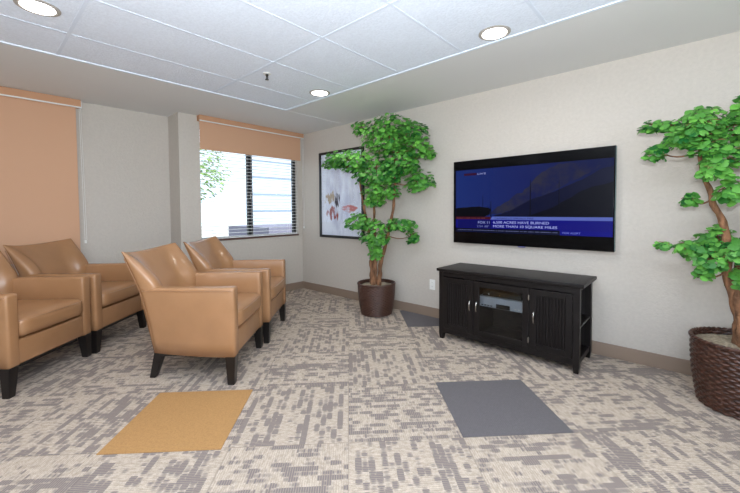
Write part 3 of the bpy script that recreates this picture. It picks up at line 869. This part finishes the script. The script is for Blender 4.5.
sp = thing('fire_sprinkler', (1.857, -1.782, H), 0, 'small dark pendent fire sprinkler head hanging from the white ceiling tile', 'sprinkler')
bm = bmesh.new(); lathe(bm, [(.036, .001), (.036, -.003), (.030, -.007), (.012, -.008)], 28)
obj('escutcheon', bm, white_metal, sp, smooth=False)
brz = mat('dark_bronze', srgb(58, 60, 58), .45, .6)
bm = bmesh.new(); lathe(bm, [(.012, -.007), (.012, -.022), (.008, -.026)], 16); obj('nozzle', bm, brz, sp)
bm = bmesh.new()
for s in (-1, 1): tube(bm, smoothline([(s*.009, 0, -.022), (s*.014, 0, -.034), (s*.010, 0, -.046), (0, 0, -.052)], 4), .0028, 6)
lathe(bm, [(.003, -.024), (.004, -.05)], 10)
obj('yoke', bm, brz, sp)
bm = bmesh.new(); lathe(bm, [(.004, -.052), (.017, -.053), (.017, -.055), (.004, -.056)], 20); obj('deflector', bm, brz, sp)

# ------------------------------------------------------------------ artificial trees
def add_leaf(bm, lay, c, nrm, yaw, r, tone):
    nrm = nrm.normalized(); a = nrm.orthogonal().normalized(); b_ = nrm.cross(a)
    a2 = a*math.cos(yaw)+b_*math.sin(yaw); b2 = nrm.cross(a2)
    pts = []
    # scalloped fan leaf with a notch at the stalk
    for k, (ang, rr) in enumerate(((-150, .78), (-112, 1.0), (-72, .98), (-38, 1.04), (-8, .9), (8, .9), (38, 1.04), (72, .98), (112, 1.), (150, .78))):
        q = R(ang); pts.append(c+a2*math.cos(q)*r*rr+b2*math.sin(q)*r*rr*.95-nrm*r*.22*(1 if k % 2 else .75))
    vc = bm.verts.new(c+nrm*r*.05-a2*r*.2); vs = [bm.verts.new(p) for p in pts]
    for i in range(len(vs)-1):
        f = bm.faces.new((vc, vs[i], vs[i+1])); f.smooth = True
    for v in vs+[vc]: v[lay] = tone

def foliage(name, pads, parent, org, lr, dens, rng, ymax=-.03, m=leaf_m):
    for (c, rx, ry, rz) in pads:
        bm = bmesh.new(); lay = bm.verts.layers.float.new('tone')
        n = int(dens*(rx*ry+rx*rz+ry*rz)*1.0/(lr*lr))+12
        tips = []
        base_t = rng.uniform(.25, .6)
        for i in range(n):
            for _ in range(20):
                d = Vector((rng.gauss(0, 1), rng.gauss(0, 1), rng.gauss(0, 1))).normalized()
                rad = rng.uniform(.35, 1.08)**.6
                p = Vector((c[0]+d.x*rx*rad, c[1]+d.y*ry*rad, c[2]+d.z*rz*rad-abs(d.x*d.x)*rz*.25))
                if p.y < ymax-lr*.6: break
            else: continue
            nn = Vector((d.x*.5, d.y*.5-.35, .75+d.z*.3))+Vector((rng.uniform(-.55, .55), rng.uniform(-.55, .35), rng.uniform(-.3, .4)))
            add_leaf(bm, lay, p-org, nn, rng.uniform(0, 6.28), lr*rng.uniform(.7, 1.2), min(1, max(0, base_t+rng.gauss(.0, .24))))
        o = obj('foliage', setkeep(bm), m, parent)
def setkeep(bm):
    return bm
_obj = obj

def twigs(trunk_pts, pad, org, rng):
    bm = bmesh.new()
    (c, rx, ry, rz) = pad
    cc = Vector(c)
    best = min(trunk_pts, key=lambda q: (q-cc).length+max(0, q.z-cc.z)*1.2)
    mid = (best+cc)/2+Vector((0, 0, -.03))
    tube(bm, [p-org for p in smoothline([best, mid, cc], 5)], [lerp(.007, .003, i/10) for i in range(11)], 6)
    for k in range(8):
        d = Vector((rng.uniform(-1, 1)*rx, rng.uniform(-1, .4)*ry, rng.uniform(-.6, .8)*rz))*.85
        st = cc+(mid-cc)*rng.uniform(0, .4)
        tube(bm, [p-org for p in smoothline([st, cc+d*.5+Vector((0, 0, .015)), cc+d], 3)], .0018, 5)
    return bm

def wicker_pot(cx, cy, rt, rb, h, label):
    pot = thing('wicker_planter', (cx, cy, 0), 0, label, 'planter', 'dark wicker planters')
    bm = bmesh.new(); NR, NA, ST = 72, 216, 24
    loops = []
    for i in range(NR+1):
        t = i/NR; z = .004+t*(h-.025); r = lerp(rb, rt, t)+.010*math.sin(math.pi*t)
        lp = []
        for k in range(NA):
            a = 2*math.pi*k/NA
            w = math.cos(a*ST)*(1 if (i//3) % 2 else -1)
            q = r+.0055*w+(-.006 if i % 3 == 0 else .002)
            lp.append(Vector((q*math.cos(a), q*math.sin(a), z)))
        loops.append(lp)
    vr = rings(bm, loops, True, cap=False)
    bm.faces.new(list(reversed(vr[0])))
    obj('basket', bm, wicker, pot, smooth=True)
    # braided rim
    bm = bmesh.new()
    for ph in (0, math.pi):
        pts = []
        for k in range(145):
            a = 2*math.pi*k/144; pts.append((( rt+.004*math.cos(a*26+ph))*math.cos(a), (rt+.004*math.cos(a*26+ph))*math.sin(a), h-.014+.006*math.sin(a*26+ph)))
        tube(bm, pts, .009, 7)
    obj('rim', bm, wicker, pot, smooth=True)
    # dry moss filling
    bm = bmesh.new(); loops = []
    rng = random.Random(3)
    for i in range(15):
        rr = (rt-.010)*(1-i/15.); zz = h-.05+.03*(1-(rr/rt)**2)
        loops.append([Vector((rr*math.cos(a), rr*math.sin(a), zz+noise.noise(Vector((rr*math.cos(a)*22, rr*math.sin(a)*22, cx)))*.014)) for a in [2*math.pi*k/48 for k in range(48)]])
    rings(bm, loops, True, cap=True)
    obj('moss', bm, moss, pot, smooth=True)
    return pot

P1c = Vector((1.845, -.315, 0)); P2c = Vector((4.925, -.385, 0))
wicker_pot(P1c.x, P1c.y, .222, .180, .385, 'round dark wicker planter in the corner left of the cabinet')
wicker_pot(P2c.x, P2c.y, .245, .205, .435, 'round dark wicker planter cut off at the right edge')

PK = 1.15
def make_tree(org, stems, pads, label, lr, dens, seed, name='artificial_tree'):
    rng = random.Random(seed)
    t = thing(name, org, 0, label, 'tree', 'artificial trees in wicker planters')
    allp = []
    bm = bmesh.new()
    for pts, r0, r1 in stems:
        L_ = smoothline(pts, 7); n = len(L_)
        L_ = [p+Vector((noise.noise(p*9), noise.noise(p*9+Vector((5, 0, 0))), 0))*.012 for p in L_]
        allp += L_
        tube(bm, [p-org for p in L_], [lerp(r0, r1, (i/(n-1))**.7)*(1+.12*math.sin(i*1.7)) for i in range(n)], 9)
    obj('trunk', bm, bark, t, smooth=True)
    pads = [(c, a*PK, b_*PK, d*PK) for c, a, b_, d in pads]
    allp = [p for p in allp if p.z > .55]
    for pad in pads:
        br = obj('branch', twigs(allp, pad, org, rng), bark, t, smooth=True)
        foliage('foliage', [pad], br, org, lr, dens, rng)
    return t

z0 = .352
pads1 = [((2.10, -.38, 2.20), .26, .2, .115), ((2.32, -.24, 2.13), .17, .15, .10), ((2.057, -.4, 2.063), .28, .22, .15),
         ((2.375, -.24, 1.957), .155, .15, .115), ((2.50, -.17, 1.878), .07, .08, .055), ((1.681, -.55, 1.83), .25, .2, .115),
         ((1.423, -.6, 1.862), .155, .13, .095), ((1.949, -.42, 1.702), .30, .22, .155), ((2.401, -.24, 1.573), .17, .14, .11),
         ((2.213, -.33, 1.803), .22, .2, .15), ((1.999, -.4, 1.482), .22, .17, .095), ((1.707, -.5, 1.123), .155, .13, .09),
         ((1.905, -.42, .988), .17, .16, .14), ((2.195, -.32, 1.091), .18, .13, .065), ((2.318, -.24, .954), .07, .07, .065),
         ((1.891, -.38, .777), .085, .08, .095), ((1.89, -.4, 1.369), .11, .12, .07), ((1.692, -.42, 2.235), .09, .09, .075)]
stems1 = [([(1.80, -.34, z0), (1.81, -.36, .55), (1.77, -.34, .85), (1.73, -.38, 1.2), (1.71, -.43, 1.5), (1.72, -.48, 1.75)], .030, .008),
          ([(1.90, -.33, z0), (1.89, -.30, .55), (1.98, -.30, .85), (2.10, -.32, 1.2), (2.15, -.34, 1.55), (2.14, -.36, 1.9), (2.10, -.38, 2.15)], .032, .007),
          ([(1.85, -.38, z0), (1.86, -.34, .6), (1.86, -.36, .9), (1.87, -.38, 1.35), (1.93, -.40, 1.7), (2.0, -.4, 2.0)], .030, .006),
          ([(1.83, -.29, z0), (1.87, -.37, .5), (1.83, -.33, .70), (1.86, -.36, .95)], .03, .012)]
make_tree(Vector((1.845, -.315, z0)), stems1, pads1, 'bushy artificial tree with round green leaves in the corner planter', .028, 1.9, 11)

pads2 = [((4.735, -.56, 1.625), .085, .07, .06), ((4.775, -.55, 1.47), .07, .07, .055), ((4.70, -.54, 1.77), .10, .08, .06), ((4.60, -.50, 1.70), .08, .09, .05), ((4.57, -.46, 1.79), .07, .08, .035), ((4.765, -.54, .925), .065, .07, .05), ((4.64, -.47, 1.0), .06, .07, .035),
         ((4.705, -.40, 1.845), .10, .12, .055), ((4.471, -.38, 1.82), .085, .08, .036), ((4.665, -.5, 1.712), .115, .13, .075),
         ((4.482, -.45, 1.63), .058, .07, .05), ((4.799, -.5, 1.557), .08, .11, .075), ((4.842, -.5, 1.363), .07, .10, .068),
         ((4.662, -.45, 1.315), .044, .05, .04), ((4.847, -.35, 1.74), .10, .14, .09), ((4.716, -.45, .988), .085, .11, .058),
         ((4.535, -.42, 1.00), .05, .05, .018), ((4.796, -.35, 1.069), .085, .11, .065), ((4.871, -.5, .984), .06, .1, .06),
         ((4.737, -.5, .848), .040, .06, .045), ((4.885, -.42, .815), .04, .07, .06),
         ((4.98, -.40, 1.86), .15, .15, .09), ((5.05, -.45, 1.62), .16, .15, .12), ((5.25, -.5, 1.75), .16, .15, .10), ((5.05, -.4, 1.05), .14, .14, .10), ((5.2, -.45, 1.3), .12, .12, .09)]
stems2 = [([(4.915, -.42, z0+.04), (4.90, -.41, .58), (4.845, -.42, .85), (4.83, -.43, 1.1), (4.77, -.44, 1.30), (4.72, -.45, 1.50), (4.70, -.45, 1.75)], .040, .009),
          ([(4.965, -.40, z0+.04), (4.93, -.40, .6), (4.90, -.38, .85), (4.95, -.38, 1.2), (4.98, -.40, 1.6), (4.95, -.4, 1.8)], .040, .012),
          ([(4.94, -.46, z0+.04), (4.91, -.44, .55), (4.90, -.43, .78), (5.05, -.45, 1.1), (5.15, -.47, 1.5)], .036, .012)]
make_tree(Vector((4.945, -.42, z0+.04)), stems2, pads2, 'artificial tree with round green leaves at the right edge, right of the television', .0265, 2.1, 23)

pale_bark = mat('pale_bark', srgb(214, 210, 198), .8)
# ------------------------------------------------------------------ outdoors seen through the window
struct('ground', B(-30, XL-WT-.02, -30, 14, -.35, -.15), mat('pale_paving', srgb(190, 188, 180), .9, vary=(2, .1)))
bm = B(-2.9, -1.3, .2, 6, -.15, .93); tag(obj('concrete_ledge', bm, mat('ledge_concrete', srgb(120, 118, 135), .8)), 'grey concrete ledge low outside the window', 'ledge')
bld = thing('block_wall', (-3.2, 2.6, -.15), 0, 'pale blue-white block wall standing outside behind the right window pane', 'wall')
blk = mat('white_block', srgb(206, 218, 230), .8)
nt = blk.node_tree; tc = nt.nodes.new('ShaderNodeTexCoord'); bk = nt.nodes.new('ShaderNodeTexBrick'); mp = nt.nodes.new('ShaderNodeMapping')
mp.inputs['Rotation'].default_value = (R(90), 0, R(90))
bk.inputs['Color1'].default_value = srgb(214, 224, 234); bk.inputs['Color2'].default_value = srgb(196, 210, 224); bk.inputs['Mortar'].default_value = srgb(138, 156, 176)
bk.inputs['Scale'].default_value = 1; bk.inputs['Brick Width'].default_value = .4; bk.inputs['Row Height'].default_value = .2; bk.inputs['Mortar Size'].default_value = .022
nt.links.new(tc.outputs['Object'], mp.inputs['Vector']); nt.links.new(mp.outputs['Vector'], bk.inputs['Vector']); nt.links.new(bk.outputs['Color'], nt.nodes['Principled BSDF'].inputs['Base Color'])
obj('blocks', B(-.1, .1, -1.75, 3.6, .02, 3.4, bev=.01), blk, bld)
obj('coping', B(-.14, .14, -1.79, 3.64, 3.4, 3.48, bev=.01), blk, bld)
for (x, y, zc, r, lab) in ((-6.2, -1.6, 3.0, 1.1, 'sunlit green tree outside at the upper left of the window'), (-4.2, -1.75, .75, .6, 'sunlit low shrub outside at the lower left of the window'), (-9.5, 2.2, 2.9, 1.3, 'pale distant tree outside beyond the block wall')):
    rng = random.Random(int(r*100))
    g = thing('outdoor_tree', (x, y, -.15), 0, lab, 'tree')
    bm = bmesh.new(); tube(bm, [(0, 0, 0), (.05, 0, zc*.5), (0, .05, zc)], [.06, .05, .02], 8); obj('trunk', bm, pale_bark, g)
    bm = bmesh.new(); lay = bm.verts.layers.float.new('tone')
    for i in range(900):
        d = Vector((rng.gauss(0, 1), rng.gauss(0, 1), rng.gauss(0, .8))).normalized()*r*rng.uniform(.3, 1)**.5
        add_leaf(bm, lay, Vector((0, 0, zc+.15))+d, Vector((.4, 0, 1))+d*.4, rng.uniform(0, 6), .07, rng.uniform(0, 1))
    obj('foliage', bm, leaf_out, g)

# ------------------------------------------------------------------ light
w = bpy.data.worlds.new('sky'); S.world = w; w.use_nodes = True
bg = w.node_tree.nodes['Background']; bg.inputs['Color'].default_value = (.80, .90, 1, 1); bg.inputs['Strength'].default_value = 2.1
sun = bpy.data.lights.new('sun', 'SUN'); sun.energy = 5; sun.angle = R(.6); sun.color = (1, .96, .88)
so = bpy.data.objects.new('sun', sun); COL.objects.link(so); so.location = (3, 3, 9)
so.rotation_euler = Vector((-.62, -.18, -.75)).to_track_quat('-Z', 'Y').to_euler()
def area(name, loc, d, sx, sy, e, col):
    l = bpy.data.lights.new(name, 'AREA'); l.shape = 'RECTANGLE'; l.size = sx; l.size_y = sy; l.energy = e; l.color = col
    o = bpy.data.objects.new(name, l); COL.objects.link(o); o.location = loc; o.rotation_euler = Vector(d).to_track_quat('-Z', 'Z').to_euler()
# fill lamps added in the two unseen window bands behind the camera, tilted up
area('fill_right', (XR+.03, (RY0+RY1)/2, 1.55), (-1, 0, .55), RY1-RY0-.05, 1.4, 62, (.88, .94, 1))
area('fill_front', ((FX0+FX1)/2, YB-.03, 1.55), (0, 1, .55), FX1-FX0-.05, 1.4, 55, (.88, .94, 1))

# lamp added beside the camera to lift the ceiling, like a bounced flash
area('bounce_fill', (4.75, -3.75, 1.45), (-.42, .40, 1), .25, .25, 150, (.89, .95, 1))

# ------------------------------------------------------------------ camera
yaw, pit, roll, f, ppy = 2.305, -.0353, -.0067, 359.5, 222.93
fwv = Vector((math.cos(yaw)*math.cos(pit), math.sin(yaw)*math.cos(pit), math.sin(pit)))
rv = Vector((math.sin(yaw), -math.cos(yaw), 0)); uv = rv.cross(fwv)
r2 = rv*math.cos(roll)+uv*math.sin(roll); u2 = -rv*math.sin(roll)+uv*math.cos(roll)
cd = bpy.data.cameras.new('camera'); cam = bpy.data.objects.new('camera', cd); COL.objects.link(cam)
M = Matrix((r2, u2, -fwv)).transposed().to_4x4(); M.translation = Vector((4.6853, -3.5697, 1.25)); cam.matrix_world = M
cd.sensor_width = 36; cd.sensor_fit = 'HORIZONTAL'; cd.lens = f/740*36; cd.shift_y = -(493/2-ppy)/740; cd.clip_start = .05
S.camera = cam
vs = S.view_settings; vs.view_transform = 'Standard'; vs.look = 'None'; vs.exposure = -.08; vs.gamma = 1; vs.use_curve_mapping = False
S.display_settings.display_device = 'sRGB'
